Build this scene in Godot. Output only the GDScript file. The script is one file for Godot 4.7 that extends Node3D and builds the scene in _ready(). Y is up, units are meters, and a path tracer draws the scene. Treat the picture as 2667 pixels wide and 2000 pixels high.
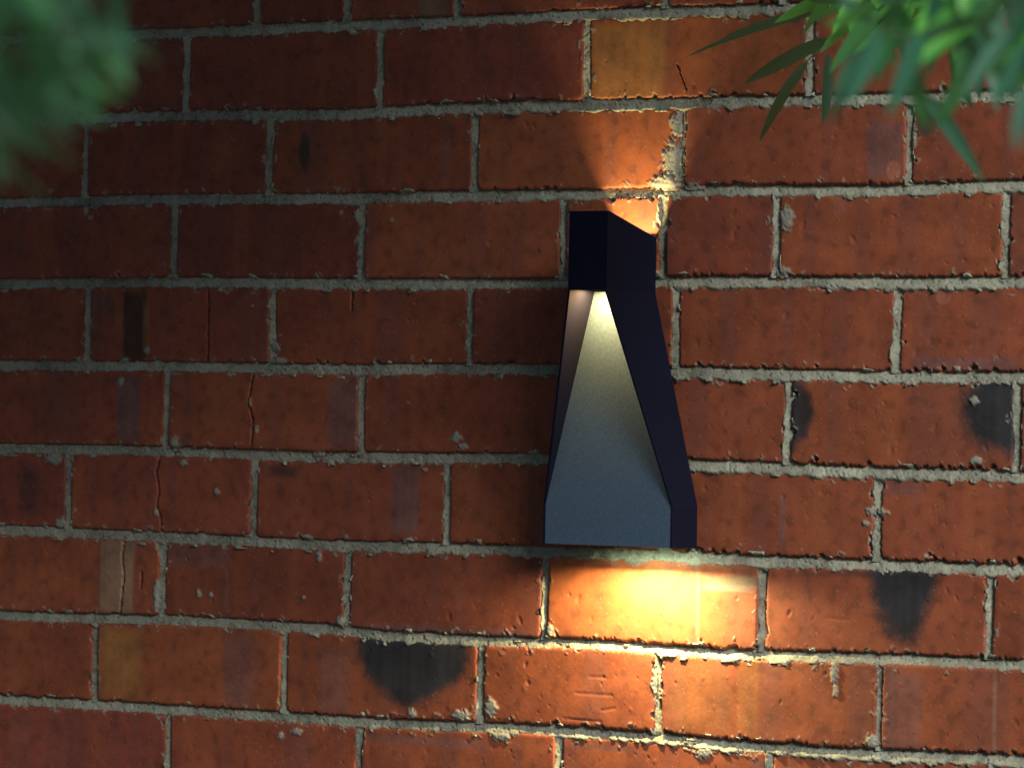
extends Node3D
# A wall lamp on an old brick wall at dusk, bamboo hanging into the view. Wall face at z = 0, y = 0 at the lamp, ground at y = -1.6.

const GROUND := -1.6
const COURSE := 0.086
const PITCH := 0.24
# height of each bed joint along the wall, measured: [x, y]
const BEDS := [
	[[-0.4188, 0.3418], [-0.218, 0.3424], [-0.0566, 0.3425], [0.0804, 0.3441], [0.1601, 0.3436], [0.2525, 0.3426]],
	[[-0.4066, 0.2572], [-0.209, 0.2545], [-0.1018, 0.2569], [0.0098, 0.258], [0.1536, 0.2569], [0.2543, 0.2569], [0.4554, 0.2558]],
	[[-0.6546, 0.1711], [-0.425, 0.1727], [-0.2071, 0.1709], [-0.0999, 0.1719], [0.0661, 0.1715], [0.2392, 0.1737], [0.4079, 0.1716], [0.5378, 0.1741]],
	[[-0.6525, 0.0868], [-0.4229, 0.0879], [-0.2052, 0.0862], [-0.1354, 0.0862], [0.0136, 0.086], [0.241, 0.0884], [0.4428, 0.0866], [0.5556, 0.0872]],
	[[-0.6504, 0.0017], [-0.4209, 0.0023], [-0.2032, 0.0009], [-0.1335, 0.0024], [0.0154, 0.0037], [0.2428, 0.002], [0.4445, 0.0004], [0.5573, 0.0015]],
	[[-0.6482, -0.0852], [-0.4801, -0.0838], [-0.2396, -0.0855], [-0.1315, -0.0848], [0.0173, -0.0824], [0.2446, -0.0848], [0.4132, -0.0873], [0.5269, -0.0876]],
	[[-0.5824, -0.1706], [-0.3963, -0.1716], [-0.1992, -0.1736], [-0.0921, -0.1718], [-0.0177, -0.1713], [0.0559, -0.1713], [0.2465, -0.1719], [0.3652, -0.1724], [0.5286, -0.1722]],
	[[-0.6015, -0.2588], [-0.3943, -0.2555], [-0.2167, -0.2563], [-0.1466, -0.2603], [-0.0157, -0.2604], [0.1116, -0.2579], [0.2483, -0.2611], [0.367, -0.2587], [0.5303, -0.2572]],
	[[-0.5993, -0.3469], [-0.453, -0.3461], [-0.2336, -0.3462], [-0.1447, -0.3462], [0.0231, -0.3429], [0.1665, -0.3429], [0.2501, -0.3456], [0.3688, -0.3464], [0.532, -0.3431]],
]
# head joints of each course (x)
const HEADS := [
	[-0.3212, -0.2086, -0.074, 0.1673, 0.2981, 0.4172],
	[-0.6614, -0.4108, -0.1663, 0.0794, 0.3288, 0.5574],
	[-0.5417, -0.3019, -0.0504, 0.1905, 0.437],
	[-0.6696, -0.4228, -0.1851, 0.0568, 0.1704, 0.2965, 0.5388],
	[-0.5342, -0.2938, -0.051, 0.1862, 0.4271],
	[-0.6843, -0.4279, -0.1818, 0.0701, 0.3124, 0.5532],
	[-0.5558, -0.3134, -0.0749, 0.1746, 0.4097],
	[-0.6793, -0.4297, -0.1946, 0.0429, 0.2883, 0.5291],
	[-0.5158, -0.2708, -0.0312, 0.1738, 0.4157],
	[-0.6708, -0.4175, -0.1763, 0.0617, 0.2999, 0.5366],
]
# how orange (1) or purple red (0) each brick of a course was fired, starting with the brick left of the first head joint
const HUES := [
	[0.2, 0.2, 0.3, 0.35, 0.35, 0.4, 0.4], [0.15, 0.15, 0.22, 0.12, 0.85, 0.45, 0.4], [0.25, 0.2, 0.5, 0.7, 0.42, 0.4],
	[0.2, 0.12, 0.1, 0.55, 0.6, 0.25, 0.5, 0.5], [0.3, 0.2, 0.4, 0.22, 0.38, 0.42], [0.2, 0.3, 0.45, 0.35, 0.4, 0.55, 0.42],
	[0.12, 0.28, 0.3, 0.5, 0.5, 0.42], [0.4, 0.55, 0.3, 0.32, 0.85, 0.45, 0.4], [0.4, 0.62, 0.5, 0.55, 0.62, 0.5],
	[0.3, 0.1, 0.35, 0.5, 0.5, 0.55, 0.5]]
# marks on the bricks: kiln blots, salts, streaks: [shape, x, y, half width, half height, colour, strength, softness of its rim]
const MARKS := [
	["t", -0.1134, -0.2662, 0.0738, 0.0679, "K", 0.96, 0.36],
	["t", 0.4385, -0.1819, 0.0400, 0.0720, "K", 0.96, 0.55],
	["b", 0.3910, -0.1807, 0.0664, 0.0057, "K", 0.50, 0.80],
	["e", 0.3160, -0.0346, 0.0251, 0.0397, "K", 0.92, 0.35],
	["e", 0.5484, -0.0240, 0.0613, 0.0562, "K", 0.96, 0.40],
	["b", -0.4701, 0.0444, 0.0174, 0.0379, "D", 0.85, 0.25],
	["b", -0.4926, 0.0548, 0.0061, 0.0190, "O", 0.40, 0.50],
	["b", -0.5149, 0.0638, 0.0148, 0.0138, "P", 0.60, 0.60],
	["b", -0.4563, 0.0419, 0.0049, 0.0319, "O", 0.60, 0.50],
	["b", -0.4780, -0.0416, 0.0153, 0.0339, "P", 0.95, 0.15],
	["b", -0.4197, -0.0104, 0.0075, 0.0052, "P", 0.70, 0.40],
	["b", -0.2033, -0.0420, 0.0200, 0.0355, "P", 0.75, 0.20],
	["b", -0.4031, -0.0742, 0.0075, 0.0047, "P", 0.70, 0.40],
	["e", -0.6092, -0.1259, 0.0201, 0.0361, "K", 0.55, 0.70],
	["b", -0.2775, -0.1015, 0.0326, 0.0074, "K", 0.65, 0.90],
	["b", -0.1258, -0.1267, 0.0177, 0.0356, "P", 0.85, 0.18],
	["b", -0.4876, -0.2139, 0.0229, 0.0372, "B", 0.75, 0.14],
	["b", -0.3854, -0.1891, 0.0433, 0.0136, "P", 0.60, 0.50],
	["b", -0.3453, -0.2142, 0.0030, 0.0361, "P", 0.50, 0.40],
	["b", -0.4824, -0.2999, 0.0333, 0.0395, "O", 0.75, 0.40],
	["b", -0.4757, -0.2615, 0.0366, 0.0038, "K", 0.50, 0.90],
	["b", -0.3272, -0.3043, 0.0259, 0.0406, "P", 0.50, 0.40],
	["b", -0.2086, -0.3080, 0.0229, 0.0401, "P", 0.45, 0.40],
	["e", -0.2583, 0.2207, 0.0075, 0.0231, "K", 0.75, 0.45],
	["b", 0.4121, 0.2076, 0.0215, 0.0297, "P", 0.75, 0.30],
	["e", 0.4534, 0.2333, 0.0145, 0.0201, "K", 0.70, 0.50],
	["b", -0.0825, 0.2140, 0.0056, 0.0362, "P", 0.50, 0.40],
	["e", 0.4215, 0.1890, 0.0085, 0.0100, "N", 0.90, 0.20],
	["b", 0.1270, 0.2969, 0.0453, 0.0390, "O", 0.80, 0.25],
	["b", 0.2528, -0.1927, 0.0339, 0.0054, "G", 0.80, 0.50],
	["b", 0.2516, -0.1994, 0.0326, 0.0039, "M", 0.50, 0.60],
	["b", 0.2176, -0.2154, 0.0021, 0.0391, "B", 0.50, 0.50],
	["b", 0.4425, -0.3063, 0.0194, 0.0422, "P", 0.55, 0.20],
	["b", 0.5359, -0.3016, 0.0024, 0.0417, "B", 0.40, 0.40],
	["b", 0.3080, -0.1347, 0.0050, 0.0279, "P", 0.60, 0.30],
	["b", 0.4992, 0.0131, 0.0602, 0.0063, "P", 0.70, 0.30],
	["b", 0.4371, -0.1016, 0.0231, 0.0085, "P", 0.60, 0.50],
	["b", -0.0747, -0.2524, 0.1107, 0.0050, "P", 0.70, 0.30],
	["b", -0.0917, -0.3611, 0.0806, 0.0054, "P", 0.60, 0.40],
	["b", 0.1103, -0.3560, 0.0436, 0.0031, "P", 0.60, 0.40],
	["b", 0.2953, -0.3696, 0.0176, 0.0129, "P", 0.70, 0.30],
	["b", -0.0572, -0.2346, 0.0041, 0.0337, "P", 0.30, 0.40],
	["b", -0.1030, 0.3576, 0.0190, 0.0109, "G", 0.50, 0.30],
	["b", -0.6120, -0.3941, 0.0157, 0.0420, "P", 0.30, 0.50],
	["b", -0.5495, -0.3919, 0.0155, 0.0405, "P", 0.30, 0.50],
	["b", 0.3631, 0.1582, 0.0112, 0.0118, "N", 0.40, 0.40],
	["e", 0.4747, 0.0728, 0.0084, 0.0074, "N", 0.80, 0.20],
	["b", 0.2736, -0.3018, 0.0127, 0.0388, "O", 0.35, 0.30],
	["b", 0.2226, -0.3054, 0.0385, 0.0380, "O", 0.30, 0.50],
]
const TINTS := {"K": Color(0.025, 0.033, 0.04), "P": Color(0.215, 0.1, 0.092), "B": Color(0.36, 0.24, 0.16), "O": Color(0.4, 0.18, 0.055), "M": Color(0.32, 0.32, 0.27), "D": Color(0.05, 0.035, 0.02), "G": Color(0.2, 0.19, 0.13), "N": Color(0.44, 0.15, 0.1)}
# mortar splashed on brick faces: [x, y, half width, half height]
const SPLASHES := [
	[-0.5383, 0.1621, 0.0038, 0.0062], [-0.1907, 0.1540, 0.0043, 0.0053], [-0.1481, 0.1490, 0.0033, 0.0022], [-0.5320, 0.1549, 0.0033, 0.0027], [-0.0651, -0.0637, 0.0076, 0.0053], [-0.0567, -0.0725, 0.0054, 0.0036], [-0.4879, -0.0140, 0.0043, 0.0062], [-0.5755, -0.0940, 0.0119, 0.0062], [-0.2310, -0.0849, 0.0098, 0.0053], [-0.1909, -0.0864, 0.0087, 0.0044], [-0.5645, -0.1607, 0.0076, 0.0062], [-0.4390, -0.1469, 0.0033, 0.0036], [-0.3605, -0.1234, 0.0043, 0.0031], [-0.4041, -0.0953, 0.0054, 0.0036], [-0.3812, -0.2269, 0.0038, 0.0044], [-0.3651, -0.2277, 0.0033, 0.0027], [-0.2287, -0.1846, 0.0043, 0.0062], [-0.4339, -0.2325, 0.0065, 0.0169], [-0.1997, -0.2492, 0.0054, 0.0062], [0.0490, -0.2470, 0.0065, 0.0071], [-0.0519, -0.3334, 0.0119, 0.0062], [-0.0170, -0.3240, 0.0087, 0.0098], [-0.0039, -0.3511, 0.0130, 0.0062], [-0.1118, -0.3341, 0.0054, 0.0053], [0.0131, -0.2609, 0.0065, 0.0036], [0.3683, -0.2725, 0.0043, 0.0124], [0.3691, -0.2887, 0.0027, 0.0080], [0.4089, -0.3334, 0.0087, 0.0062], [0.2262, -0.3541, 0.0119, 0.0062], [0.2106, -0.3462, 0.0108, 0.0044], [0.4095, -0.1235, 0.0119, 0.0044], [0.3975, -0.1344, 0.0043, 0.0031], [0.5124, -0.0748, 0.0076, 0.0036], [0.3072, 0.1470, 0.0087, 0.0116], [0.3032, 0.0954, 0.0108, 0.0062], [0.5089, -0.0204, 0.0049, 0.0040], [0.1853, 0.2356, 0.0098, 0.0133], [0.1808, 0.2007, 0.0141, 0.0222], [0.1735, 0.1811, 0.0184, 0.0089], [0.2047, 0.1763, 0.0108, 0.0044], [0.1663, 0.1527, 0.0027, 0.0178], [-0.2108, 0.1565, 0.0033, 0.0027], [-0.4539, 0.0185, 0.0033, 0.0036], [-0.4136, -0.0767, 0.0065, 0.0107], [0.1050, -0.1755, 0.0043, 0.0018], [0.4415, 0.2198, 0.0033, 0.0133], [0.4274, 0.0802, 0.0043, 0.0036], [0.1597, 0.0958, 0.0076, 0.0036], [-0.3189, 0.0645, 0.0022, 0.0018], [-0.2915, 0.0228, 0.0076, 0.0053], [-0.2853, 0.0090, 0.0108, 0.0036], [0.1359, -0.2580, 0.0043, 0.0022], [0.2215, -0.2531, 0.0038, 0.0022], [-0.2479, -0.2258, 0.0022, 0.0018], [-0.1243, -0.0306, 0.0027, 0.0018], [-0.1033, -0.0960, 0.0033, 0.0022], [0.1732, -0.2936, 0.0054, 0.0178], [-0.3195, -0.0332, 0.0027, 0.0062], [-0.3100, -0.0609, 0.0027, 0.0062], [-0.2535, -0.3597, 0.0076, 0.0036], [-0.2737, -0.3653, 0.0043, 0.0044]
]
const CRACKS := [
	[Vector2(-0.3172, -0.0043), Vector2(-0.3198, -0.0192), Vector2(-0.3218, -0.0332), Vector2(-0.3162, -0.0494)],
	[Vector2(-0.3156, -0.0494), Vector2(-0.3167, -0.0750)],
	[Vector2(-0.4356, -0.0889), Vector2(-0.4400, -0.1055), Vector2(-0.4353, -0.1242), Vector2(-0.4386, -0.1384), Vector2(-0.4328, -0.1524), Vector2(-0.4319, -0.1665)],
	[Vector2(-0.4796, -0.1783), Vector2(-0.4823, -0.1917), Vector2(-0.4788, -0.2105), Vector2(-0.4813, -0.2343), Vector2(-0.4833, -0.2509)],
	[Vector2(-0.4557, -0.2074), Vector2(-0.4565, -0.2239)],
	[Vector2(-0.3761, 0.0822), Vector2(-0.3752, 0.0457), Vector2(-0.3755, 0.0083)],
	[Vector2(0.1825, 0.2925), Vector2(0.1869, 0.2815), Vector2(0.1934, 0.2682)],
	[Vector2(-0.1947, 0.0784), Vector2(-0.1960, 0.0601)],
]
const SCRATCHES := [
	[Vector2(0.0813, -0.3054), Vector2(0.1237, -0.3060)],
	[Vector2(0.0674, -0.3304), Vector2(0.1111, -0.3317)],
	[Vector2(-0.0097, -0.3357), Vector2(0.0067, -0.3362)],
	[Vector2(0.0969, -0.2892), Vector2(0.1155, -0.2892)],
	[Vector2(0.1108, -0.3207), Vector2(0.1266, -0.3178)],
	[Vector2(0.3573, -0.2230), Vector2(0.3821, -0.2242)],
	[Vector2(-0.0608, -0.2573), Vector2(-0.0360, -0.2572)],
]
# bamboo leaves in view: [base, tip, width, tone]
const LEAVES := [
	[Vector3(0.454, 0.307, 0.230), Vector3(0.328, 0.287, 0.220), 0.013, 0],
	[Vector3(0.490, 0.291, 0.229), Vector3(0.395, 0.254, 0.234), 0.013, 0],
	[Vector3(0.474, 0.272, 0.241), Vector3(0.462, 0.203, 0.309), 0.013, 0],
	[Vector3(0.487, 0.279, 0.231), Vector3(0.489, 0.215, 0.229), 0.011, 0],
	[Vector3(0.451, 0.316, 0.196), Vector3(0.358, 0.302, 0.199), 0.012, 0],
	[Vector3(0.643, 0.330, 0.367), Vector3(0.608, 0.262, 0.451), 0.016, 2],
	[Vector3(0.685, 0.318, 0.520), Vector3(0.707, 0.262, 0.565), 0.012, 2],
	[Vector3(0.744, 0.300, 0.662), Vector3(0.813, 0.263, 0.735), 0.012, 2],
	[Vector3(0.734, 0.292, 0.547), Vector3(0.771, 0.226, 0.642), 0.012, 1],
	[Vector3(0.877, 0.254, 0.812), Vector3(0.904, 0.210, 0.915), 0.011, 1],
	[Vector3(0.689, 0.283, 0.456), Vector3(0.692, 0.233, 0.454), 0.006, 1],
	[Vector3(0.767, 0.304, 0.524), Vector3(0.726, 0.248, 0.552), 0.010, 2],
	[Vector3(0.799, 0.297, 0.624), Vector3(0.773, 0.265, 0.641), 0.014, 2],
	[Vector3(0.826, 0.291, 0.726), Vector3(0.850, 0.247, 0.831), 0.012, 2],
	[Vector3(1.382, 0.193, 1.557), Vector3(1.408, 0.122, 1.599), 0.011, 4],
	[Vector3(1.154, 0.158, 1.228), Vector3(1.230, 0.112, 1.296), 0.009, 3],
	[Vector3(1.484, 0.140, 1.850), Vector3(1.501, 0.102, 1.899), 0.009, 3],
	[Vector3(1.500, 0.138, 1.839), Vector3(1.539, 0.095, 1.934), 0.009, 3],
	[Vector3(1.537, 0.141, 1.814), Vector3(1.565, 0.107, 1.916), 0.009, 4],
	[Vector3(1.543, 0.135, 1.810), Vector3(1.577, 0.101, 1.907), 0.009, 3],
	[Vector3(1.279, 0.204, 1.385), Vector3(1.316, 0.139, 1.481), 0.011, 1],
	[Vector3(1.025, 0.235, 0.953), Vector3(1.019, 0.203, 0.957), 0.009, 2],
	[Vector3(1.591, 0.108, 1.898), Vector3(1.633, 0.079, 1.991), 0.008, 4],
	[Vector3(1.422, 0.136, 1.650), Vector3(1.460, 0.108, 1.745), 0.009, 1],
	[Vector3(0.910, 0.272, 0.790), Vector3(0.981, 0.224, 0.862), 0.012, 0],
	[Vector3(1.050, 0.251, 0.936), Vector3(1.110, 0.196, 1.015), 0.012, 0],
	[Vector3(0.567, 0.331, 0.298), Vector3(0.509, 0.298, 0.337), 0.012, 0],
	[Vector3(0.872, 0.237, 0.694), Vector3(0.930, 0.186, 0.775), 0.011, 0],
	[Vector3(1.445, 0.135, 1.756), Vector3(1.502, 0.101, 1.838), 0.009, 1],
	[Vector3(1.428, 0.139, 1.768), Vector3(1.465, 0.105, 1.863), 0.008, 3],
	[Vector3(1.472, 0.154, 1.737), Vector3(1.532, 0.117, 1.817), 0.009, 3],
	[Vector3(1.445, 0.157, 1.756), Vector3(1.484, 0.127, 1.850), 0.009, 1],
	[Vector3(1.437, 0.181, 1.640), Vector3(1.471, 0.147, 1.738), 0.009, 1],
	[Vector3(1.364, 0.190, 1.569), Vector3(1.399, 0.157, 1.667), 0.010, 2],
	[Vector3(1.447, 0.182, 1.634), Vector3(1.489, 0.145, 1.725), 0.010, 3],
]
const TWIGS_FAR := [
	[Vector3(0.637, 0.442, 0.251), Vector3(0.605, 0.363, 0.272), Vector3(0.542, 0.328, 0.255), Vector3(0.490, 0.292, 0.229), Vector3(0.474, 0.272, 0.241)],
	[Vector3(0.596, 0.452, 0.218), Vector3(0.539, 0.385, 0.196), Vector3(0.480, 0.325, 0.212), Vector3(0.454, 0.307, 0.230)],
	[Vector3(0.702, 0.434, 0.328), Vector3(0.667, 0.384, 0.351), Vector3(0.643, 0.330, 0.367), Vector3(0.700, 0.285, 0.509)],
	[Vector3(0.907, 0.385, 0.671), Vector3(0.848, 0.344, 0.590), Vector3(0.828, 0.291, 0.603), Vector3(0.823, 0.245, 0.607)],
]
const TWIGS_NEAR := [
	[Vector3(1.483, 0.258, 1.610), Vector3(1.460, 0.219, 1.625), Vector3(1.406, 0.188, 1.601), Vector3(1.422, 0.136, 1.650)],
	[Vector3(1.572, 0.226, 1.791), Vector3(1.555, 0.176, 1.802), Vector3(1.528, 0.149, 1.820), Vector3(1.500, 0.137, 1.839), Vector3(1.483, 0.139, 1.851)],
	[Vector3(1.586, 0.220, 1.781), Vector3(1.564, 0.154, 1.796), Vector3(1.543, 0.135, 1.810), Vector3(1.591, 0.107, 1.898)],
]

var noise := FastNoiseLite.new()
var brick_mat: StandardMaterial3D
var mortar_mat: StandardMaterial3D
var leaf_mats: Array[StandardMaterial3D] = []
var leaf_meshes: Array[ArrayMesh] = []
var stem_mat: StandardMaterial3D
var taken := {}


func _ready() -> void:
	view()
	light()
	noise.seed = 11
	noise.noise_type = FastNoiseLite.TYPE_SIMPLEX_SMOOTH
	noise.fractal_type = FastNoiseLite.FRACTAL_NONE
	noise.frequency = 1.0
	materials()
	ground()
	wall()
	lamp()
	bamboos()


# ---------------------------------------------------------------- camera, sky, sun, exposure
func view() -> void:
	var c := Camera3D.new()
	c.name = "camera"
	c.fov = 9.29
	c.near = 0.1
	c.far = 200.0
	c.transform = Transform3D(Basis(Vector3(0.822395, 0.018268, -0.568624), Vector3(-0.010637, 0.999803, 0.016736), Vector3(0.568818, -0.007715, 0.822427)).orthonormalized(), Vector3(2.59663, -0.04614, 3.75435))
	var a := CameraAttributesPhysical.new()
	a.frustum_focal_length = 148.0
	a.frustum_focus_distance = 4.44
	a.exposure_aperture = 11.5
	c.attributes = a
	add_child(c)
	c.fov = 9.29
	c.current = true


func light() -> void:
	var e := Environment.new()
	e.background_mode = Environment.BG_SKY
	e.sky = Sky.new()
	var s := ProceduralSkyMaterial.new()
	s.sky_top_color = Color(0.42, 0.55, 0.7)
	s.sky_horizon_color = Color(0.6, 0.7, 0.8)
	s.ground_bottom_color = Color(0.12, 0.12, 0.1)
	s.ground_horizon_color = Color(0.3, 0.32, 0.32)
	e.sky.sky_material = s
	e.background_energy_multiplier = 0.105
	e.tonemap_mode = Environment.TONE_MAPPER_LINEAR
	e.tonemap_exposure = 2.0
	e.sdfgi_enabled = true
	e.ssao_enabled = true
	e.ssil_enabled = true
	var w := WorldEnvironment.new()
	w.name = "environment"
	w.environment = e
	add_child(w)
	var sun := DirectionalLight3D.new()
	sun.name = "sun"
	sun.light_energy = 0.5
	sun.light_color = Color(1.0, 0.99, 0.95)
	sun.light_angular_distance = 22.0
	sun.shadow_enabled = true
	add_child(sun)
	sun.look_at_from_position(Vector3(0.74, 0.5, 0.46) * 10.0, Vector3.ZERO)


# ---------------------------------------------------------------- helpers
func lin(c: Color) -> Color:
	return c.linear_to_srgb()


func mat(c: Color, rough: float, called: String) -> StandardMaterial3D:
	var m := StandardMaterial3D.new()
	m.resource_name = called
	m.albedo_color = lin(c)
	m.roughness = rough
	return m


func grain(seed_: int, freq: float, octaves: int) -> ImageTexture:
	var f := FastNoiseLite.new()
	f.seed = seed_
	f.frequency = freq
	f.fractal_octaves = octaves
	return ImageTexture.create_from_image(f.get_seamless_image(512, 512))


func relief(m: StandardMaterial3D, t: Texture2D, per_metre: float, centimetres: float) -> void:
	m.uv1_triplanar = true
	m.uv1_world_triplanar = true
	m.uv1_scale = Vector3.ONE * per_metre
	m.heightmap_enabled = true
	m.heightmap_texture = t
	m.heightmap_scale = centimetres


func flat_relief(m: StandardMaterial3D, t: Texture2D, centimetres: float) -> void:
	m.heightmap_enabled = true
	m.heightmap_texture = t
	m.heightmap_scale = centimetres


func materials() -> void:
	brick_mat = mat(Color.WHITE, 0.72, "fired clay")
	brick_mat.vertex_color_use_as_albedo = true
	flat_relief(brick_mat, grain(5, 0.03, 4), 0.005)
	mortar_mat = mat(Color.WHITE, 0.95, "lime mortar")
	mortar_mat.vertex_color_use_as_albedo = true
	flat_relief(mortar_mat, grain(6, 0.05, 4), 0.03)
	var tones := [Color(0.01, 0.07, 0.042), Color(0.025, 0.16, 0.05), Color(0.13, 0.52, 0.09), Color(0.03, 0.15, 0.1), Color(0.09, 0.24, 0.18)]  # greens with light put in: bright as if sunlit, bluish as if reflecting sky
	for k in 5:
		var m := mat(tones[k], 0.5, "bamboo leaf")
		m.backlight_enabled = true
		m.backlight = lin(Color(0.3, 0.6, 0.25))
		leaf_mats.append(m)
	stem_mat = mat(Color(0.045, 0.085, 0.025), 0.6, "bamboo stem")
	for k in 4:
		leaf_meshes.append(leaf_mesh(0.12 + 0.09 * k, 0.1 * (k - 1.5)))


func part(called: String, m: Mesh, material: Material, parent: Node) -> MeshInstance3D:
	var o := MeshInstance3D.new()
	o.name = called
	o.mesh = m
	o.material_override = material
	parent.add_child(o, true)
	return o


func numbered(parent: Node, called: String) -> String:
	var key := str(parent.get_instance_id()) + called
	var n: int = taken.get(key, 0)
	taken[key] = n + 1
	return called if n == 0 else "%s_%03d" % [called, n]


func face(st: SurfaceTool, loop: Array, outward: Vector3) -> void:
	# a convex polygon, turned to look along outward (front faces run clockwise)
	var n: Vector3 = (loop[1] - loop[0]).cross(loop[2] - loop[0])
	var l := loop.duplicate()
	if n.dot(outward) > 0:
		l.reverse()
	for k in range(1, l.size() - 1):
		for p in [l[0], l[k], l[k + 1]]:
			st.set_smooth_group(-1)
			st.add_vertex(p)


func begin() -> SurfaceTool:
	var st := SurfaceTool.new()
	st.begin(Mesh.PRIMITIVE_TRIANGLES)
	return st


func box(st: SurfaceTool, lo: Vector3, hi: Vector3, bevel := 0.0) -> void:
	# a box whose edges along all three axes are chamfered
	var b := bevel
	var c := (lo + hi) / 2.0
	if b <= 0.0:
		for axis in 3:
			for s in [-1, 1]:
				var loop := []
				for q in [[-1, -1], [1, -1], [1, 1], [-1, 1]]:
					var p := Vector3()
					p[axis] = hi[axis] if s > 0 else lo[axis]
					var u := (axis + 1) % 3
					var v := (axis + 2) % 3
					p[u] = hi[u] if q[0] > 0 else lo[u]
					p[v] = hi[v] if q[1] > 0 else lo[v]
					loop.append(p)
				var o := Vector3()
				o[axis] = s
				face(st, loop, o)
		return
	for axis in 3:
		var u := (axis + 1) % 3
		var v := (axis + 2) % 3
		for s in [-1, 1]:
			var loop := []
			for q in [[-1, -1], [1, -1], [1, 1], [-1, 1]]:
				var p := Vector3()
				p[axis] = hi[axis] if s > 0 else lo[axis]
				p[u] = hi[u] - b if q[0] > 0 else lo[u] + b
				p[v] = hi[v] - b if q[1] > 0 else lo[v] + b
				loop.append(p)
			var o := Vector3()
			o[axis] = s
			face(st, loop, o)
			for t in [-1, 1]:
				# chamfer between faces axis and u
				var ch := []
				for w in [-1, 1]:
					var p := Vector3()
					p[axis] = hi[axis] if s > 0 else lo[axis]
					p[u] = hi[u] - b if t > 0 else lo[u] + b
					p[v] = hi[v] - b if w > 0 else lo[v] + b
					ch.append(p)
				for w in [1, -1]:
					var p := Vector3()
					p[axis] = hi[axis] - b if s > 0 else lo[axis] + b
					p[u] = hi[u] if t > 0 else lo[u]
					p[v] = hi[v] - b if w > 0 else lo[v] + b
					ch.append(p)
				var oo := Vector3()
				oo[axis] = s
				oo[u] = t
				face(st, ch, oo)
	for sx in [-1, 1]:
		for sy in [-1, 1]:
			for sz in [-1, 1]:
				var corner := Vector3(hi.x if sx > 0 else lo.x, hi.y if sy > 0 else lo.y, hi.z if sz > 0 else lo.z)
				var i := Vector3(sx, sy, sz) * b
				face(st, [corner - Vector3(0, i.y, i.z), corner - Vector3(i.x, 0, i.z), corner - Vector3(i.x, i.y, 0)], Vector3(sx, sy, sz))


func done(st: SurfaceTool) -> ArrayMesh:
	st.generate_normals()
	return st.commit()


func tube(points: Array, r0: float, r1: float, sides := 8) -> ArrayMesh:
	var st := begin()
	var rings := []
	for k in points.size():
		var d: Vector3 = (points[mini(k + 1, points.size() - 1)] - points[maxi(k - 1, 0)]).normalized()
		var a := d.cross(Vector3(0.3, 0.2, 0.93)).normalized()
		var b := d.cross(a)
		var ring := []
		var r := lerpf(r0, r1, float(k) / (points.size() - 1))
		for q in sides:
			ring.append(points[k] + (a * cos(TAU * q / sides) + b * sin(TAU * q / sides)) * r)
		rings.append(ring)
	for k in points.size() - 1:
		for q in sides:
			var w := (q + 1) % sides
			for p in [rings[k][q], rings[k][w], rings[k + 1][w], rings[k][q], rings[k + 1][w], rings[k + 1][q]]:
				st.set_smooth_group(0)
				st.add_vertex(p)
	return done(st)


func smooth_path(points: Array, steps: int) -> Array:
	var c := Curve3D.new()
	for k in points.size():
		var t: Vector3 = (points[mini(k + 1, points.size() - 1)] - points[maxi(k - 1, 0)]) / 6.0
		c.add_point(points[k], -t, t)
	var out := []
	for k in points.size() - 1:
		for s in steps:
			out.append(c.sample(k, float(s) / steps))
	out.append(points[-1])
	return out


# ---------------------------------------------------------------- ground
func ground() -> void:
	var m := mat(Color(0.1, 0.095, 0.085), 0.95, "trodden earth")
	relief(m, grain(9, 0.02, 5), 0.7, 1.5)
	var p := PlaneMesh.new()
	p.size = Vector2(160, 160)
	var o := part("ground", p, m, self)
	o.position = Vector3(0, GROUND, 0)
	o.set_meta("kind", "structure")
	o.set_meta("label", "bare earth at the foot of the brick wall")
	o.set_meta("category", "ground")


# ---------------------------------------------------------------- wall
func bed_y(k: int, x: float) -> float:
	if k < 0 or k > 8:
		return (4 - k) * COURSE + noise.get_noise_2d(x * 3.0, k * 9.1) * 0.0015
	var b: Array = BEDS[k]
	if x <= b[0][0]:
		return b[0][1]
	for i in b.size() - 1:
		if x < b[i + 1][0]:
			return lerpf(b[i][1], b[i + 1][1], (x - b[i][0]) / (b[i + 1][0] - b[i][0]))
	return b[-1][1]


func heads_of(course: int) -> Array:
	var out := []
	if course >= 0 and course <= 9:
		out = HEADS[course].duplicate()
	else:
		out = [(0.0 if posmod(course, 2) else 0.12) - 0.36]
	return out


func near_line(x: float, y: float, line: Array) -> float:
	var best := 1.0
	for k in line.size() - 1:
		best = minf(best, Vector2(x, y).distance_to(Geometry2D.get_closest_point_to_segment(Vector2(x, y), line[k], line[k + 1])))
	return best


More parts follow.
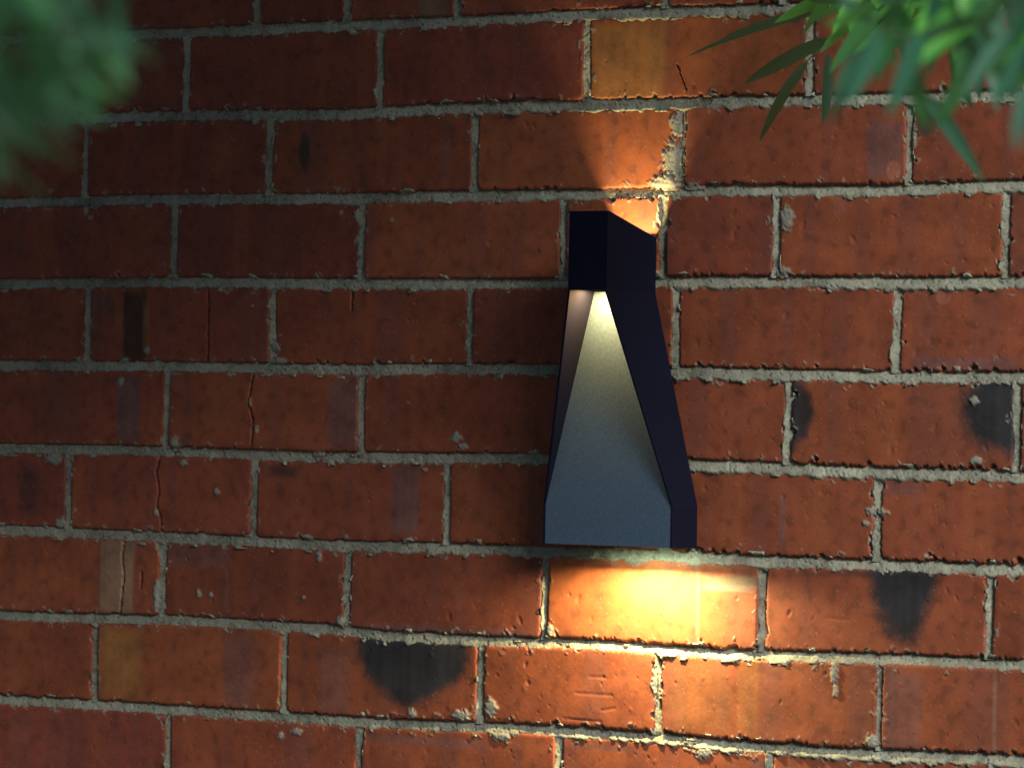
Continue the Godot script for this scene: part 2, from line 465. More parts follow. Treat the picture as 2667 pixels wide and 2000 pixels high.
func brick_mesh(course: int, xl: float, xr: float, hue: float, step: float, rng: RandomNumberGenerator) -> ArrayMesh:
	var xm := (xl + xr) / 2.0
	var yt0 := bed_y(course - 1, xm)
	var yb0 := bed_y(course, xm)
	var ym := (yt0 + yb0) / 2.0
	var marks := []
	for m in MARKS:
		var py: float = m[2] - 0.3 * m[4] if m[0] != "b" else m[2]
		if m[1] > xl and m[1] < xr and py > yb0 and py < yt0:
			marks.append(m)
	var splashes := []
	for s in SPLASHES:
		if s[0] + s[2] > xl and s[0] - s[2] < xr and s[1] + s[3] > yb0 and s[1] - s[3] < yt0:
			splashes.append(s)
	var cracks := []
	for c in CRACKS:
		if c[0].x > xl and c[0].x < xr and c[0].y > yb0 - 0.004 and c[0].y < yt0 + 0.004:
			cracks.append(c)
	var scratches := []
	for c in SCRATCHES:
		if c[0].x > xl and c[0].x < xr and c[0].y > yb0 and c[0].y < yt0:
			scratches.append(c)
	var base := Color(0.255, 0.058, 0.038).lerp(Color(0.42, 0.12, 0.04), hue)
	base = base * rng.randf_range(0.85, 1.12)
	var z0 := rng.randf_range(-0.0012, 0.0008)
	var tx := rng.randf_range(-0.006, 0.006)
	var ty := rng.randf_range(-0.015, 0.015)
	var sl := rng.randf_range(-0.02, 0.02)
	var sr := rng.randf_range(-0.02, 0.02)
	var gl := rng.randf_range(0.0031, 0.0044)
	var gr := rng.randf_range(0.0031, 0.0044)
	var so := rng.randf_range(0.0, 50.0)
	var rough := rng.randf_range(0.25, 0.7) + clampf(xm + 0.1, 0.0, 0.4)
	var pitted := rng.randf_range(0.5, 1.0) + clampf(xm, 0.0, 0.6) * 0.8
	var nx := int(ceil((xr - xl - 0.002) / step)) + 1
	var ny := int(ceil((yt0 - yb0 - 0.001) / step)) + 1
	var x0 := xl + 0.001
	var dx := (xr - xl - 0.002) / (nx - 1)
	var pos := PackedVector3Array()
	var nor := PackedVector3Array()
	var col := PackedColorArray()
	pos.resize(nx * ny)
	nor.resize(nx * ny)
	col.resize(nx * ny)
	const R := 0.005
	for i in nx:
		var x := x0 + i * dx
		var yt := bed_y(course - 1, x)
		var yb := bed_y(course, x)
		var dy := (yt - yb - 0.001) / (ny - 1)
		var worn := rough * (0.25 + 1.1 * smoothstep(-0.3, 0.5, noise.get_noise_2d(x * 26.0, so + 60.0)))
		var low := noise.get_noise_2d(x * 210.0, so) * 0.0006 * worn + noise.get_noise_2d(x * 560.0, so + 9.0) * 0.0006 * worn - maxf(0.0, noise.get_noise_2d(x * 85.0, so + 3.0) - 0.3) * 0.007 * rough
		var high := noise.get_noise_2d(x * 240.0, so + 20.0) * 0.0006 * rough + noise.get_noise_2d(x * 600.0, so + 29.0) * 0.0004 * rough
		var fibre := noise.get_noise_2d(x * 95.0, so + 80.0 + 0.02 * sin(x * 90.0))
		var streak := noise.get_noise_2d(x * 24.0, so + 40.0)
		for j in ny:
			var y := yb + 0.0005 + j * dy
			# distance inside the chipped outline
			var a := minf(x - xl - gl - sl * (y - ym), xr - gr - x - sr * (y - ym))
			var b := minf(yt - 0.0043 + high - y, y - yb - 0.0047 + low)
			var d := minf(a, b)
			if a < R and b < R:
				d = R - sqrt((R - a) * (R - a) + (R - b) * (R - b))
			var n2 := noise.get_noise_2d(x * 190.0, y * 190.0 + so)
			var n3 := noise.get_noise_2d(x * 620.0, y * 620.0)
			var n1 := noise.get_noise_2d(x * 62.0 + so, y * 62.0)
			if d < 0.012:
				d += (n2 * 0.0006 + n3 * 0.0004) * rough - maxf(0.0, n1 - 0.5) * 0.014 * rough
			var z := z0 + tx * (x - xm) + ty * (y - ym)
			if d < 0.0:
				z += maxf(-0.014, d * 11.0 - 0.0009)
			elif d < 0.003:
				z -= 0.0009 * (1.0 - d / 0.003) * (1.0 - d / 0.003)
			var n0 := noise.get_noise_2d(x * 16.0, y * 22.0 + so)
			z += n0 * 0.00045 + n2 * 0.00004 + n3 * 0.00002
			var c := base * (1.0 + 0.16 * n0 + 0.1 * n1 + 0.07 * n2 + 0.04 * n3)
			# fired bands across the face
			if streak > 0.25:
				c = c.lerp(Color(0.19, 0.075, 0.065), minf(0.35, (streak - 0.25) * 1.1))
			elif streak < -0.35:
				c = c.lerp(Color(0.44, 0.13, 0.05), minf(0.25, (-streak - 0.35) * 0.9))
			if n1 < -0.45:
				c = c.lerp(Color(0.13, 0.045, 0.03), minf(0.35, (-n1 - 0.45) * 1.4))
			for m in marks:
				var qx: float = (x - m[1]) / m[3]
				var qy: float = (y - m[2]) / m[4]
				var q: float = sqrt(qx * qx + qy * qy) if m[0] == "e" else (pow(absf(qx), 1.7) + pow(absf(qy), 1.9) if m[0] == "t" else maxf(absf(qx), absf(qy)))
				q += (n0 * 0.1 + n1 * 0.04 + n2 * 0.03 + n3 * 0.03) * (0.6 + m[7])
				var w: float = (1.0 - smoothstep(1.0 - m[7], 1.0 + 0.15 * m[7] + 0.02, q)) * m[6]
				if w > 0.0:
					var t: Color = TINTS[m[5]]
					c = c.lerp(t * (1.0 + 0.3 * n0 + 0.12 * n1 + 0.1 * n2 + (0.22 if m[5] == "K" else 0.1) * fibre), w)
			var fleck := noise.get_noise_2d(x * 330.0 + 200.0, y * 330.0 - so)
			if fleck > 0.8 and c.r > 0.12:
				c = c.lerp(Color(0.4, 0.24, 0.16), minf(0.7, (fleck - 0.8) * 7.0))
			elif fleck < -0.8:
				c = c.lerp(Color(0.06, 0.03, 0.02), minf(0.8, (-fleck - 0.8) * 6.0))
			# mortar left on the rim
			if d < 0.005 and n1 * 0.7 + n2 * 0.5 > 0.56:
				c = c.lerp(Color(0.3, 0.29, 0.24), 0.75)
				z += 0.0006
			for s in splashes:
				var qx: float = (x - s[0]) / s[2]
				var qy: float = (y - s[1]) / s[3]
				var q: float = sqrt(qx * qx + qy * qy) + n2 * 0.35 + n3 * 0.25 + n1 * 0.2
				if q < 1.0:
					c = c.lerp(Color(0.33, 0.33, 0.28) * (1.0 + 0.25 * n3), minf(1.0, (1.0 - q) * 4.0))
					z = maxf(z, -0.002) + minf(0.0016, (1.0 - q) * 0.004) + n3 * 0.0004
			for k in cracks:
				var q := near_line(x, y, k) + n2 * 0.0006
				if q < 0.0011:
					z -= 0.0045 * minf(1.0, (0.0011 - q) * 1800.0)
			for k in scratches:
				var q := near_line(x, y, k)
				if q < 0.0014:
					z -= 0.0005 * (1.0 - q / 0.0014)
			pos[j * nx + i] = Vector3(x - xm, y - ym, z)
			col[j * nx + i] = c
	# pits, drag marks and grit, scattered and of all sizes
	for k in int(pitted * rng.randf_range(8, 34)):
		var cx := rng.randf_range(xl - xm + 0.01, xr - xm - 0.01)
		var cy := rng.randf_range(-0.03, 0.03)
		var ra := 0.0011 + 0.0022 * pow(rng.randf(), 3.0)
		var rb := ra * rng.randf_range(0.6, 2.2)
		var deep := rng.randf_range(0.0002, 0.0009) * (-0.5 if rng.randf() < 0.3 else 1.0)
		var turn := Vector2.from_angle(rng.randf_range(-0.6, 0.6))
		for i in range(maxi(0, int((cx - 0.006 - x0 + xm) / dx)), mini(nx, int((cx + 0.006 - x0 + xm) / dx) + 1)):
			for j in ny:
				var p := pos[j * nx + i]
				if absf(p.y - cy) > 0.006:
					continue
				var q := Vector2(p.x - cx, p.y - cy)
				var e := Vector2(q.dot(turn) / ra, q.cross(turn) / rb).length()
				if e < 1.0:
					pos[j * nx + i].z = p.z - deep * (1.0 - e * e)
	for j in ny:
		for i in nx:
			var e := pos[j * nx + mini(i + 1, nx - 1)] - pos[j * nx + maxi(i - 1, 0)]
			var f := pos[mini(j + 1, ny - 1) * nx + i] - pos[maxi(j - 1, 0) * nx + i]
			nor[j * nx + i] = e.cross(f).normalized()
	return grid(pos, nor, col, nx, ny, Vector2(so * 0.37, so * 0.71))


func grid(pos: PackedVector3Array, nor: PackedVector3Array, col: PackedColorArray, nx: int, ny: int, shift := Vector2.ZERO) -> ArrayMesh:
	var ind := PackedInt32Array()
	ind.resize((nx - 1) * (ny - 1) * 6)
	var t := 0
	for j in ny - 1:
		for i in nx - 1:
			var a := j * nx + i
			ind[t] = a
			ind[t + 1] = a + nx
			ind[t + 2] = a + 1
			ind[t + 3] = a + 1
			ind[t + 4] = a + nx
			ind[t + 5] = a + nx + 1
			t += 6
	var arrays := []
	arrays.resize(Mesh.ARRAY_MAX)
	arrays[Mesh.ARRAY_VERTEX] = pos
	arrays[Mesh.ARRAY_NORMAL] = nor
	arrays[Mesh.ARRAY_COLOR] = col
	var uv := PackedVector2Array()
	uv.resize(pos.size())
	for k in pos.size():
		uv[k] = Vector2(pos[k].x, pos[k].y) * 9.0 + shift
	arrays[Mesh.ARRAY_TEX_UV] = uv
	arrays[Mesh.ARRAY_INDEX] = ind
	var m := ArrayMesh.new()
	m.add_surface_from_arrays(Mesh.PRIMITIVE_TRIANGLES, arrays)
	return m


func mortar_mesh(line: Array, across: Vector2, half: float, struck: float, rows: int, so: float) -> ArrayMesh:
	# a joint along line (Vector2 points), its profile struck: the lower or left edge stands further out
	var nx := line.size()
	var pos := PackedVector3Array()
	var nor := PackedVector3Array()
	var col := PackedColorArray()
	pos.resize(nx * rows)
	nor.resize(nx * rows)
	col.resize(nx * rows)
	for i in nx:
		var p0: Vector2 = line[i]
		var wob := noise.get_noise_2d(p0.x * 30.0 + so, p0.y * 30.0)
		for j in rows:
			var v := lerpf(-2.0, 2.0, float(j) / (rows - 1))
			var p := p0 + across * v * half
			var n1 := noise.get_noise_2d(p.x * 75.0, p.y * 75.0 + so)
			var n2 := noise.get_noise_2d(p.x * 260.0, p.y * 260.0 - so)
			var n3 := noise.get_noise_2d(p.x * 800.0, p.y * 800.0)
			var tool := struck * lerpf(0.5, 1.7, smoothstep(-0.35, 0.3, p.x))
			var z := -0.0022 - tool * clampf(v, -1.2, 1.0) * (1.0 + 0.4 * wob) + wob * 0.0006
			var o := absf(v) - 1.0 - n1 * 0.25
			if o > 0.0:
				var smear := noise.get_noise_2d(p.x * 48.0 + 31.0, p.y * 60.0 + so)
				if smear > 0.5 and o < (0.7 if rows > 15 else 0.3):
					z = lerpf(z, 0.0009, minf(1.0, (smear - 0.5) * 6.0))
				else:
					z -= o * 0.006
			z += n1 * 0.0004 + n2 * 0.00026 + n3 * 0.00014
			if n2 < -0.76:
				z -= 0.0014
			var c := Color(0.33, 0.335, 0.265) * (1.0 + 0.14 * n1 + 0.1 * n2 + 0.1 * n3 + 0.14 * wob + 0.3 * noise.get_noise_2d(p.x * 9.0 + so, p.y * 9.0))
			if n3 > 0.55:
				c = c.lerp(Color(0.5, 0.5, 0.45), 0.5)
			elif n3 < -0.6:
				c = c.lerp(Color(0.14, 0.12, 0.09), 0.6)
			pos[j * nx + i] = Vector3(p.x, p.y, z)
			col[j * nx + i] = c
	var flip := 1.0 if (line[-1] - line[0]).cross(across) > 0 else -1.0
	for j in rows:
		for i in nx:
			var e := pos[j * nx + mini(i + 1, nx - 1)] - pos[j * nx + maxi(i - 1, 0)]
			var f := pos[mini(j + 1, rows - 1) * nx + i] - pos[maxi(j - 1, 0) * nx + i]
			nor[j * nx + i] = e.cross(f).normalized() * flip
	return grid(pos, nor, col, nx, rows)


func wall() -> void:
	const X0 := -1.15
	const X1 := 1.05
	const C0 := -2
	const C1 := 11
	var w := Node3D.new()
	w.name = "brick_wall"
	w.position = Vector3(0, GROUND, 0)
	w.set_meta("label", "old red brick wall with pale uneven mortar joints behind the lamp")
	w.set_meta("category", "wall")
	add_child(w)
	var lift := Vector3(0, -GROUND, 0)
	var rng := RandomNumberGenerator.new()
	rng.seed = 4242
	var y_top := (4 - (C0 - 1)) * COURSE
	var y_bottom := (4 - C1) * COURSE
	# core and the flush mortar round the part that is built joint by joint
	var st := begin()
	box(st, Vector3(-3.5, GROUND, -0.23), Vector3(3.5, 1.75, -0.017))
	var core_mat := mat(Color(0.27, 0.265, 0.22), 0.95, "lime mortar core")
	relief(core_mat, grain(6, 0.05, 4), 8.0, 0.1)
	var o := part("wall_core", done(st), core_mat, w)
	o.position = lift
	st = begin()
	box(st, Vector3(-3.5, GROUND, -0.0168), Vector3(X0, 1.75, -0.004))
	box(st, Vector3(X1, GROUND, -0.0168), Vector3(3.5, 1.75, -0.004))
	box(st, Vector3(X0, GROUND, -0.0168), Vector3(X1, y_bottom, -0.004))
	box(st, Vector3(X0, y_top, -0.0168), Vector3(X1, 1.75, -0.004))
	o = part("mortar_bedding", done(st), core_mat, w)
	o.position = lift
	# coping along the top
	st = begin()
	box(st, Vector3(-3.55, 1.752, -0.27), Vector3(3.55, 1.82, 0.03), 0.006)
	o = part("coping", done(st), core_mat, w)
	o.position = lift
	# bricks
	var spare: Array[Transform3D] = []
	var spare_tone: Array[Color] = []
	var rows_below := int(floor(((4 - C1) * COURSE - GROUND) / COURSE))
	for course in range(-16, C1 + rows_below + 1):
		var hs := heads_of(course)
		var first := 0
		while hs[0] > -3.4:
			hs.push_front(hs[0] - PITCH + rng.randf_range(-0.004, 0.004))
			first += 1
		while hs[-1] < 3.4:
			hs.append(hs[-1] + PITCH + rng.randf_range(-0.004, 0.004))
		for k in hs.size() - 1:
			var xl: float = hs[k]
			var xr: float = hs[k + 1]
			var xm := (xl + xr) / 2.0
			var ym := (bed_y(course - 1, xm) + bed_y(course, xm)) / 2.0
			if ym + 0.05 > 1.75 or ym - 0.05 < GROUND:
				continue
			var hue := rng.randf_range(0.15, 0.6)
			if course >= 0 and course <= 9:
				var at := k - first + 1
				if at >= 0 and at < HUES[course].size():
					hue = HUES[course][at]
			if course < C0 or course > C1 or xm < X0 or xm > X1:
				spare.append(Transform3D(Basis.from_scale(Vector3((xr - xl - 0.009) / 0.231, 1, 1)), Vector3(xm, ym, 0)))
				spare_tone.append(Color(0.255, 0.058, 0.038).lerp(Color(0.42, 0.12, 0.04), hue) * rng.randf_range(0.8, 1.1))
				continue
			var seen := xr > -0.69 and xl < 0.6 and ym > -0.47 and ym < 0.44
			o = part(numbered(w, "brick"), brick_mesh(course, xl, xr, hue, 0.0013 if seen else 0.005, rng), brick_mat, w)
			o.position = Vector3(xm, ym, 0) + lift
			# the joint on its right
			var line := []
			var yt := bed_y(course - 1, xr) - 0.003
			var yb := bed_y(course, xr) + 0.003
			var n := 52 if seen else 14
			var lean := rng.randf_range(-0.015, 0.015)
			for i in n:
				var y := lerpf(yt, yb, float(i) / (n - 1))
				line.append(Vector2(xr + lean * (y - ym) + noise.get_noise_2d(y * 22.0, xr * 40.0) * 0.0008, y))
			o = part(numbered(w, "head_joint"), mortar_mesh(line, Vector2(1, 0), 0.0046, 0.0009, 15 if seen else 7, rng.randf_range(0, 90)), mortar_mat, w)
			o.position = lift
	for k in range(C0 - 1, C1 + 1):
		var line := []
		var x := X0
		while x < X1:
			line.append(Vector2(x, bed_y(k, x)))
			x += 0.0015 if x > -0.69 and x < 0.6 and k >= -1 and k <= 9 else 0.006
		o = part(numbered(w, "bed_joint"), mortar_mesh(line, Vector2(0, 1), 0.0054, 0.0015, 17, k * 7.3), mortar_mat, w)
		o.position = lift
	# the rest of the wall, outside the picture
	st = begin()
	box(st, Vector3(-0.1155, -0.038, -0.016), Vector3(0.1155, 0.038, 0.0), 0.0025)
	var mm := MultiMesh.new()
	mm.transform_format = MultiMesh.TRANSFORM_3D
	mm.use_colors = true
	mm.mesh = done(st)
	mm.instance_count = spare.size()
	for k in spare.size():
		mm.set_instance_transform(k, spare[k])
		mm.set_instance_color(k, spare_tone[k])
	var mi := MultiMeshInstance3D.new()
	mi.name = "outer_bricks"
	mi.multimesh = mm
	mi.material_override = brick_mat
	mi.set_meta("kind", "stuff")
	w.add_child(mi)
	mi.position = lift


# ---------------------------------------------------------------- lamp
const LX := 0.1425
const L_TOP_FRONT := 0.151
const L_TOP_REAR := 0.129
const L_CREASE := 0.0767
const L_LOW := -0.1242
const L_BOTTOM := -0.1625
const L_DEEP := 0.085
const L_SHALLOW := 0.044
const L_BACK := 0.002


func half_width(y: float) -> float:
	return lerpf(0.0222, 0.0735, clampf((L_CREASE - y) / (L_CREASE - L_LOW), 0.0, 1.0))


func side_panel(s: float) -> ArrayMesh:
	# outline [y, z, whether it is a front edge]
	var outline := [[L_TOP_REAR, L_BACK, 0], [L_TOP_FRONT, L_DEEP, 1], [L_CREASE, L_DEEP, 1], [L_LOW, L_SHALLOW, 1], [L_BOTTOM, L_SHALLOW, 1], [L_BOTTOM, L_BACK, 0], [L_LOW, L_BACK, 0], [L_CREASE, L_BACK, 0]]
	const T := 0.0028
	const B := 0.0005
	var rings := [[], [], []]
	for q in outline:
		var h := half_width(q[0])
		rings[0].append(Vector3(s * h, q[0], q[1] - B * q[2]))
		rings[1].append(Vector3(s * (h - B * q[2]), q[0], q[1]))
		rings[2].append(Vector3(s * (h - T), q[0], q[1]))
	var st := begin()
	for ring in [rings[0], rings[2]]:
		var out := Vector3(s, 0, 0) if ring == rings[0] else Vector3(-s, 0, 0)
		face(st, [ring[7], ring[0], ring[1], ring[2]], out)
		face(st, [ring[6], ring[7], ring[2], ring[3]], out)
		face(st, [ring[5], ring[6], ring[3], ring[4]], out)
	for k in 8:
		var n := (k + 1) % 8
		var mid: Vector3 = (rings[1][k] + rings[1][n]) / 2.0
		var out := Vector3(0, mid.y + 0.01, mid.z - 0.03)
		if k in [1, 2, 3]:
			out = Vector3(0, 0, 1)
			face(st, [rings[0][k], rings[0][n], rings[1][n], rings[1][k]], Vector3(s, 0, 1))
		elif k in [5, 6, 7]:
			out = Vector3(0, 0, -1)
		elif k == 0:
			out = Vector3(0, 1, 0)
		else:
			out = Vector3(0, -1, 0)
		face(st, [rings[1][k], rings[1][n], rings[2][n], rings[2][k]], out)
	return done(st)


func slab(outline: Array, z0: float, z1: float) -> ArrayMesh:
	# a convex plate: outline as Vector2 seen from the front
	var st := begin()
	var a := []
	var b := []
	for p in outline:
		a.append(Vector3(p.x, p.y, z1))
		b.append(Vector3(p.x, p.y, z0))
	face(st, a, Vector3(0, 0, 1))
	face(st, b, Vector3(0, 0, -1))
	var c := Vector3()
	for p in a:
		c += p / a.size()
	for k in a.size():
		var n := (k + 1) % a.size()
		face(st, [a[k], a[n], b[n], b[k]], (a[k] + a[n]) / 2.0 - c)
	return done(st)


func lamp() -> void:
	var l := Node3D.new()
	l.name = "wall_lamp"
	l.position = Vector3(LX, 0, 0)
	l.set_meta("label", "dark navy flared wall lamp shining up and down on the bricks")
	l.set_meta("category", "wall lamp")
	add_child(l)
	var paint := mat(Color(0.009, 0.011, 0.029), 0.62, "navy powder coat")
	paint.metallic_specular = 0.22
	relief(paint, grain(12, 0.12, 2), 20.0, 0.006)
	var cement := mat(Color(0.105, 0.19, 0.31), 0.45, "grey blue plate")
	cement.metallic = 0.25
	cement.albedo_texture = mottled()
	relief(cement, grain(13, 0.1, 3), 40.0, 0.006)
	for s in [-1.0, 1.0]:
		part(numbered(l, "side_panel"), side_panel(s), paint, l)
	var t := 0.0028
	part("back_panel", slab([Vector2(-half_width(1) + t, L_TOP_REAR), Vector2(half_width(1) - t, L_TOP_REAR), Vector2(half_width(1) - t, L_CREASE), Vector2(half_width(L_LOW) - t, L_LOW), Vector2(half_width(L_LOW) - t, L_BOTTOM + 0.0001), Vector2(-half_width(L_LOW) + t, L_BOTTOM + 0.0001), Vector2(-half_width(L_LOW) + t, L_LOW), Vector2(-half_width(1) + t, L_CREASE)], L_BACK, L_BACK + 0.002), paint, l)
	var st := begin()
	var h := half_width(1) - t
	box(st, Vector3(-h, L_CREASE + 0.0002, L_DEEP - 0.003), Vector3(h, L_TOP_FRONT, L_DEEP - 0.0002), 0.0003)
	part("front_panel", done(st), paint, l)
	# face plate between the side panels, upright, flush with them at the foot
	var pb := half_width(L_LOW) - t
	part("face_plate", slab([Vector2(-h, L_CREASE), Vector2(h, L_CREASE), Vector2(pb, L_LOW), Vector2(pb, L_BOTTOM + 0.0002), Vector2(-pb, L_BOTTOM + 0.0002), Vector2(-pb, L_LOW)], L_SHALLOW - 0.0035, L_SHALLOW - 0.0003), cement, l)
	# floor of the head, between the lights that shine up and down
	st = begin()
	box(st, Vector3(-h, L_CREASE + 0.0035, L_BACK + 0.002), Vector3(h, L_CREASE + 0.0065, L_DEEP - 0.003))
	part("head_floor", done(st), paint, l)
	# bottom plate with the opening of the lower light
	st = begin()
	var y0 := L_BOTTOM + 0.0002
	var y1 := L_BOTTOM + 0.0028
	box(st, Vector3(-pb, y0, L_BACK + 0.002), Vector3(-0.006, y1, L_SHALLOW - 0.0036))
	box(st, Vector3(-0.006, y0, L_BACK + 0.002), Vector3(pb, y1, 0.0248))
	part("bottom_plate", done(st), paint, l)
	# light sources
	var warm := Color(1.0, 0.89, 0.62)
	var white := Color(1.0, 0.76, 0.44)
	led(l, Vector3(0.0, L_CREASE + 0.0115, 0.036), Vector2(0.018, 0.018), Vector3.UP, warm, 0.032)
	led(l, Vector3(0.0, L_CREASE + 0.0025, 0.064), Vector2(0.03, 0.014), Vector3.DOWN, white, 0.028)
	led(l, Vector3(0.033, L_BOTTOM + 0.013, 0.0335), Vector2(0.05, 0.007), Vector3.DOWN, warm, 0.145)


func led(l: Node3D, at: Vector3, size: Vector2, towards: Vector3, tone: Color, energy: float) -> void:
	var st := begin()
	box(st, Vector3(-size.x / 2, -0.001, -size.y / 2), Vector3(size.x / 2, 0.001, size.y / 2), 0.0003)
	var m := mat(Color(0.8, 0.8, 0.7), 0.6, "led")
	m.emission_enabled = true
	m.emission = tone
	m.emission_energy_multiplier = 2.0
	var o := part(numbered(l, "led"), done(st), m, l)
	o.position = at
	var a := AreaLight3D.new()
	a.name = numbered(l, "led_glow")
	a.area_size = size
	a.area_normalize_energy = true
	a.light_energy = energy
	a.light_color = tone
	a.area_range = 12.0
	a.shadow_enabled = true
	l.add_child(a)
	a.position = at + towards * 0.0016
	a.look_at_from_position(a.global_position, a.global_position + towards, Vector3.BACK)


func mottled() -> ImageTexture:
	var f := FastNoiseLite.new()
	f.seed = 3
	f.frequency = 0.02
	f.fractal_octaves = 5
	var im := f.get_seamless_image(256, 256)
	im.convert(Image.FORMAT_RGB8)
	for y in 256:
		for x in 256:
			var v := 0.92 + 0.16 * (im.get_pixel(x, y).r - 0.5)
			im.set_pixel(x, y, Color(v, v, v))
	return ImageTexture.create_from_image(im)


# ---------------------------------------------------------------- bamboo
func leaf_mesh(droop: float, side: float) -> ArrayMesh:
	# one metre long along +y, one metre wide along x, front towards +z
	var st := begin()
	const N := 9
	var rows := []
	for k in N + 1:
		var t := float(k) / N
		var w := 0.5 * pow(t, 0.55) * pow(1.0 - t, 0.8) / 0.52
		var z := -droop * t * t * 0.35
		var x := side * t * t * 0.8
		var fold := w * 0.35
		rows.append([Vector3(x - w, t, z + fold * 0.12), Vector3(x - w * 0.5, t, z + fold * 0.03), Vector3(x, t, z - 0.01 * w), Vector3(x + w * 0.5, t, z + fold * 0.03), Vector3(x + w, t, z + fold * 0.12)])
	for k in N:
		for q in 4:
			for p in [rows[k][q], rows[k + 1][q], rows[k + 1][q + 1], rows[k][q], rows[k + 1][q + 1], rows[k][q + 1]]:
				st.set_smooth_group(0)
				st.add_vertex(p)
	return done(st)


func leaf_place(base: Vector3, tip: Vector3, width: float, facing: Vector3) -> Transform3D:
	var d := tip - base
	var y := d.normalized()
	var x := y.cross(facing).normalized()
	var z := x.cross(y)
	return Transform3D(Basis(x * width, d, z * d.length()), base)


func bamboo(label: String, culm: Array, twigs: Array, leaves: Array, shade_canopy: Array, rng: RandomNumberGenerator, thick := 0.002) -> void:
	var b := Node3D.new()
	b.name = numbered(self, "bamboo")
	b.position = culm[0]
	b.set_meta("label", label)
	b.set_meta("category", "bamboo")
	b.set_meta("group", "bamboo hanging over the wall")
	add_child(b)
	var off: Vector3 = -culm[0]
	var o := part("culm", tube(smooth_path(culm, 8), 0.011, 0.004, 10), stem_mat, b)
	o.position = off
	for t in twigs:
		o = part(numbered(b, "twig"), tube(smooth_path(t, 5), thick, thick * 0.4, 6), stem_mat, b)
		o.position = off
	for f in leaves:
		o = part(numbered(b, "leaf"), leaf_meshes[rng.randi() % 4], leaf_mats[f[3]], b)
		var facing := (Vector3(0.35, 0.6, 0.7) + Vector3(rng.randf_range(-0.7, 0.7), rng.randf_range(-0.5, 0.5), rng.randf_range(-0.5, 0.5))).normalized()
		o.transform = leaf_place(f[0] + off, f[1] + off, f[2] * 1.4, facing)
	if shade_canopy.is_empty():
		return
	var mm := MultiMesh.new()  # leaf mass out of view, added and shaped to shade the wall
	mm.transform_format = MultiMesh.TRANSFORM_3D
	mm.mesh = leaf_meshes[1]
	mm.instance_count = shade_canopy[2]
	for k in mm.instance_count:
		var p := Vector3(rng.randfn(), rng.randfn(), rng.randfn()).normalized() * pow(rng.randf(), 0.4)
		var at: Vector3 = shade_canopy[0] + p * shade_canopy[1]
		var d := Vector3(rng.randfn() * 0.7, rng.randfn() * 0.5 - 0.5, rng.randfn() * 0.7).normalized() * rng.randf_range(0.08, 0.13)
		mm.set_instance_transform(k, leaf_place(at + off, at + d + off, rng.randf_range(0.013, 0.02), Vector3(rng.randfn(), rng.randfn() + 0.6, rng.randfn()).normalized()))
	var mi := MultiMeshInstance3D.new()
	mi.name = "shade_foliage"
	mi.multimesh = mm
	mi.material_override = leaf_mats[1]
	mi.set_meta("kind", "stuff")
	b.add_child(mi)


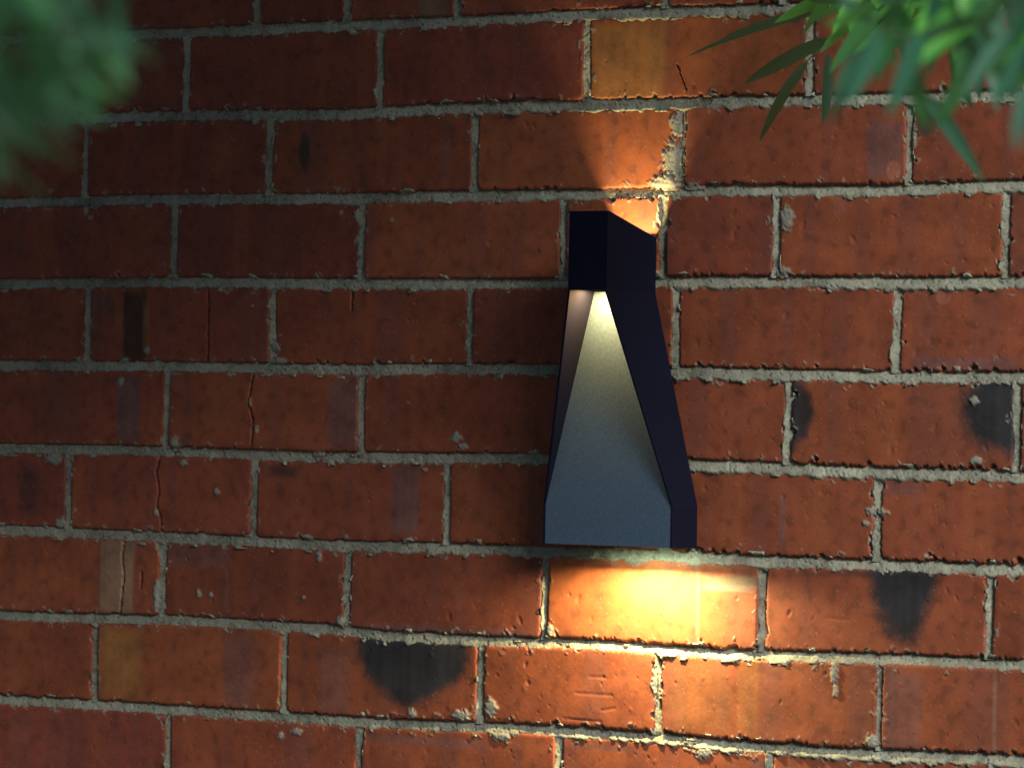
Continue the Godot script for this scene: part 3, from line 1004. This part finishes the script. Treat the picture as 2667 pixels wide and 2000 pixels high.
func bamboos() -> void:
	var rng := RandomNumberGenerator.new()
	rng.seed = 77
	var far := []
	var near := []
	for f in LEAVES:
		if f[0].z < 1.1:
			far.append(f)
		else:
			near.append(f)
	for k in 120:
		var base := Vector3(0.56, 0.34, 0.3).lerp(Vector3(0.98, 0.27, 0.8), rng.randf()) + Vector3(rng.randf_range(-0.04, 0.06), rng.randf_range(-0.03, 0.05), 0)
		var d := Vector3(rng.randf_range(-1.0, 0.7), rng.randf_range(-0.9, 0.1), rng.randf_range(-0.4, 0.5)).normalized() * rng.randf_range(0.05, 0.085)
		far.append([base, base + d, rng.randf_range(0.009, 0.014), [1, 1, 2, 2, 2, 2, 3][rng.randi() % 7]])
	for k in 60:
		var base := Vector3(1.404, 0.175, 1.724).lerp(Vector3(1.572, 0.135, 1.851), rng.randf()) + Vector3(rng.randf_range(-0.03, 0.03), rng.randf_range(-0.01, 0.05), 0)
		var d := Vector3(rng.randf_range(-0.9, 0.6), rng.randf_range(-1.0, 0.1), rng.randf_range(-0.4, 0.6)).normalized() * rng.randf_range(0.025, 0.045)
		near.append([base, base + d, rng.randf_range(0.006, 0.009), [1, 1, 2, 2, 3, 4][rng.randi() % 6]])
	bamboo("bamboo with slender crisp green leaves hanging close before the bricks", [Vector3(1.12, GROUND, 0.16), Vector3(1.1, -0.6, 0.17), Vector3(1.06, 0.3, 0.2), Vector3(0.95, 0.75, 0.24), Vector3(0.75, 0.95, 0.3)], twigs_from(TWIGS_FAR, Vector3(0.95, 0.75, 0.24), Vector3(0.75, 0.95, 0.3)), far, [Vector3(0.93, 1.3, 0.95), Vector3(0.67, 0.68, 0.45), 7000], rng)  # the big ellipsoid of leaves is added above the view to darken the left
	bamboo("bamboo with soft bluish green leaves overlapping the crisper bamboo leaves", [Vector3(1.98, GROUND, 1.6), Vector3(1.97, -0.5, 1.61), Vector3(1.93, 0.2, 1.66), Vector3(1.8, 0.48, 1.75), Vector3(1.6, 0.55, 1.85)], twigs_from(TWIGS_NEAR, Vector3(1.8, 0.48, 1.75), Vector3(1.6, 0.55, 1.85)), near, [], rng)
	var left := []
	var q := Vector3(1.608, 0.084, 2.615)
	var along := Vector3(0.822, 0.018, -0.569)
	for k in 220:
		var u := rng.randf_range(-0.025, 0.034)
		var v := rng.randf_range(-0.045, 0.035)
		while u - v > 0.032:
			u = rng.randf_range(-0.025, 0.034)
			v = rng.randf_range(-0.045, 0.035)
		var base := q + along * u + Vector3.UP * v + Vector3(-0.569, 0, -0.822) * rng.randf_range(-0.12, 0.1)
		var d := (along * rng.randf_range(-0.8, 1.0) + Vector3.UP * rng.randf_range(-1.0, 0.15) + Vector3(-0.569, 0, -0.822) * rng.randf_range(-0.4, 0.4)).normalized() * rng.randf_range(0.02, 0.036)
		left.append([base, base + d, rng.randf_range(0.004, 0.0065), [0, 0, 0, 1, 1, 3][rng.randi() % 6]])  # mostly deep greens: the dimness of this clump is put into its colour
	var lt := []
	for k in 3:
		var e: Vector3 = q + along * (0.014 * k - 0.015) + Vector3.UP * (0.01 - 0.012 * (2 - k))
		lt.append([Vector3(1.4, 0.2, 2.76), q - along * 0.08 + Vector3.UP * (0.07 + 0.01 * k), q - along * 0.03 + Vector3.UP * (0.04 + 0.004 * k), e])
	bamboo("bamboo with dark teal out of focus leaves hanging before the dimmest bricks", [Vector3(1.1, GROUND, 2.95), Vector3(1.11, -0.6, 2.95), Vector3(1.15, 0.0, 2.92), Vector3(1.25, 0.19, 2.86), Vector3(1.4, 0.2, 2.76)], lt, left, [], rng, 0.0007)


func twigs_from(list: Array, a: Vector3, b: Vector3) -> Array:
	var out := []
	for k in list.size():
		var t: Array = list[k].duplicate()
		t.push_front(a.lerp(b, (k + 0.5) / list.size()))
		out.append(t)
	return out
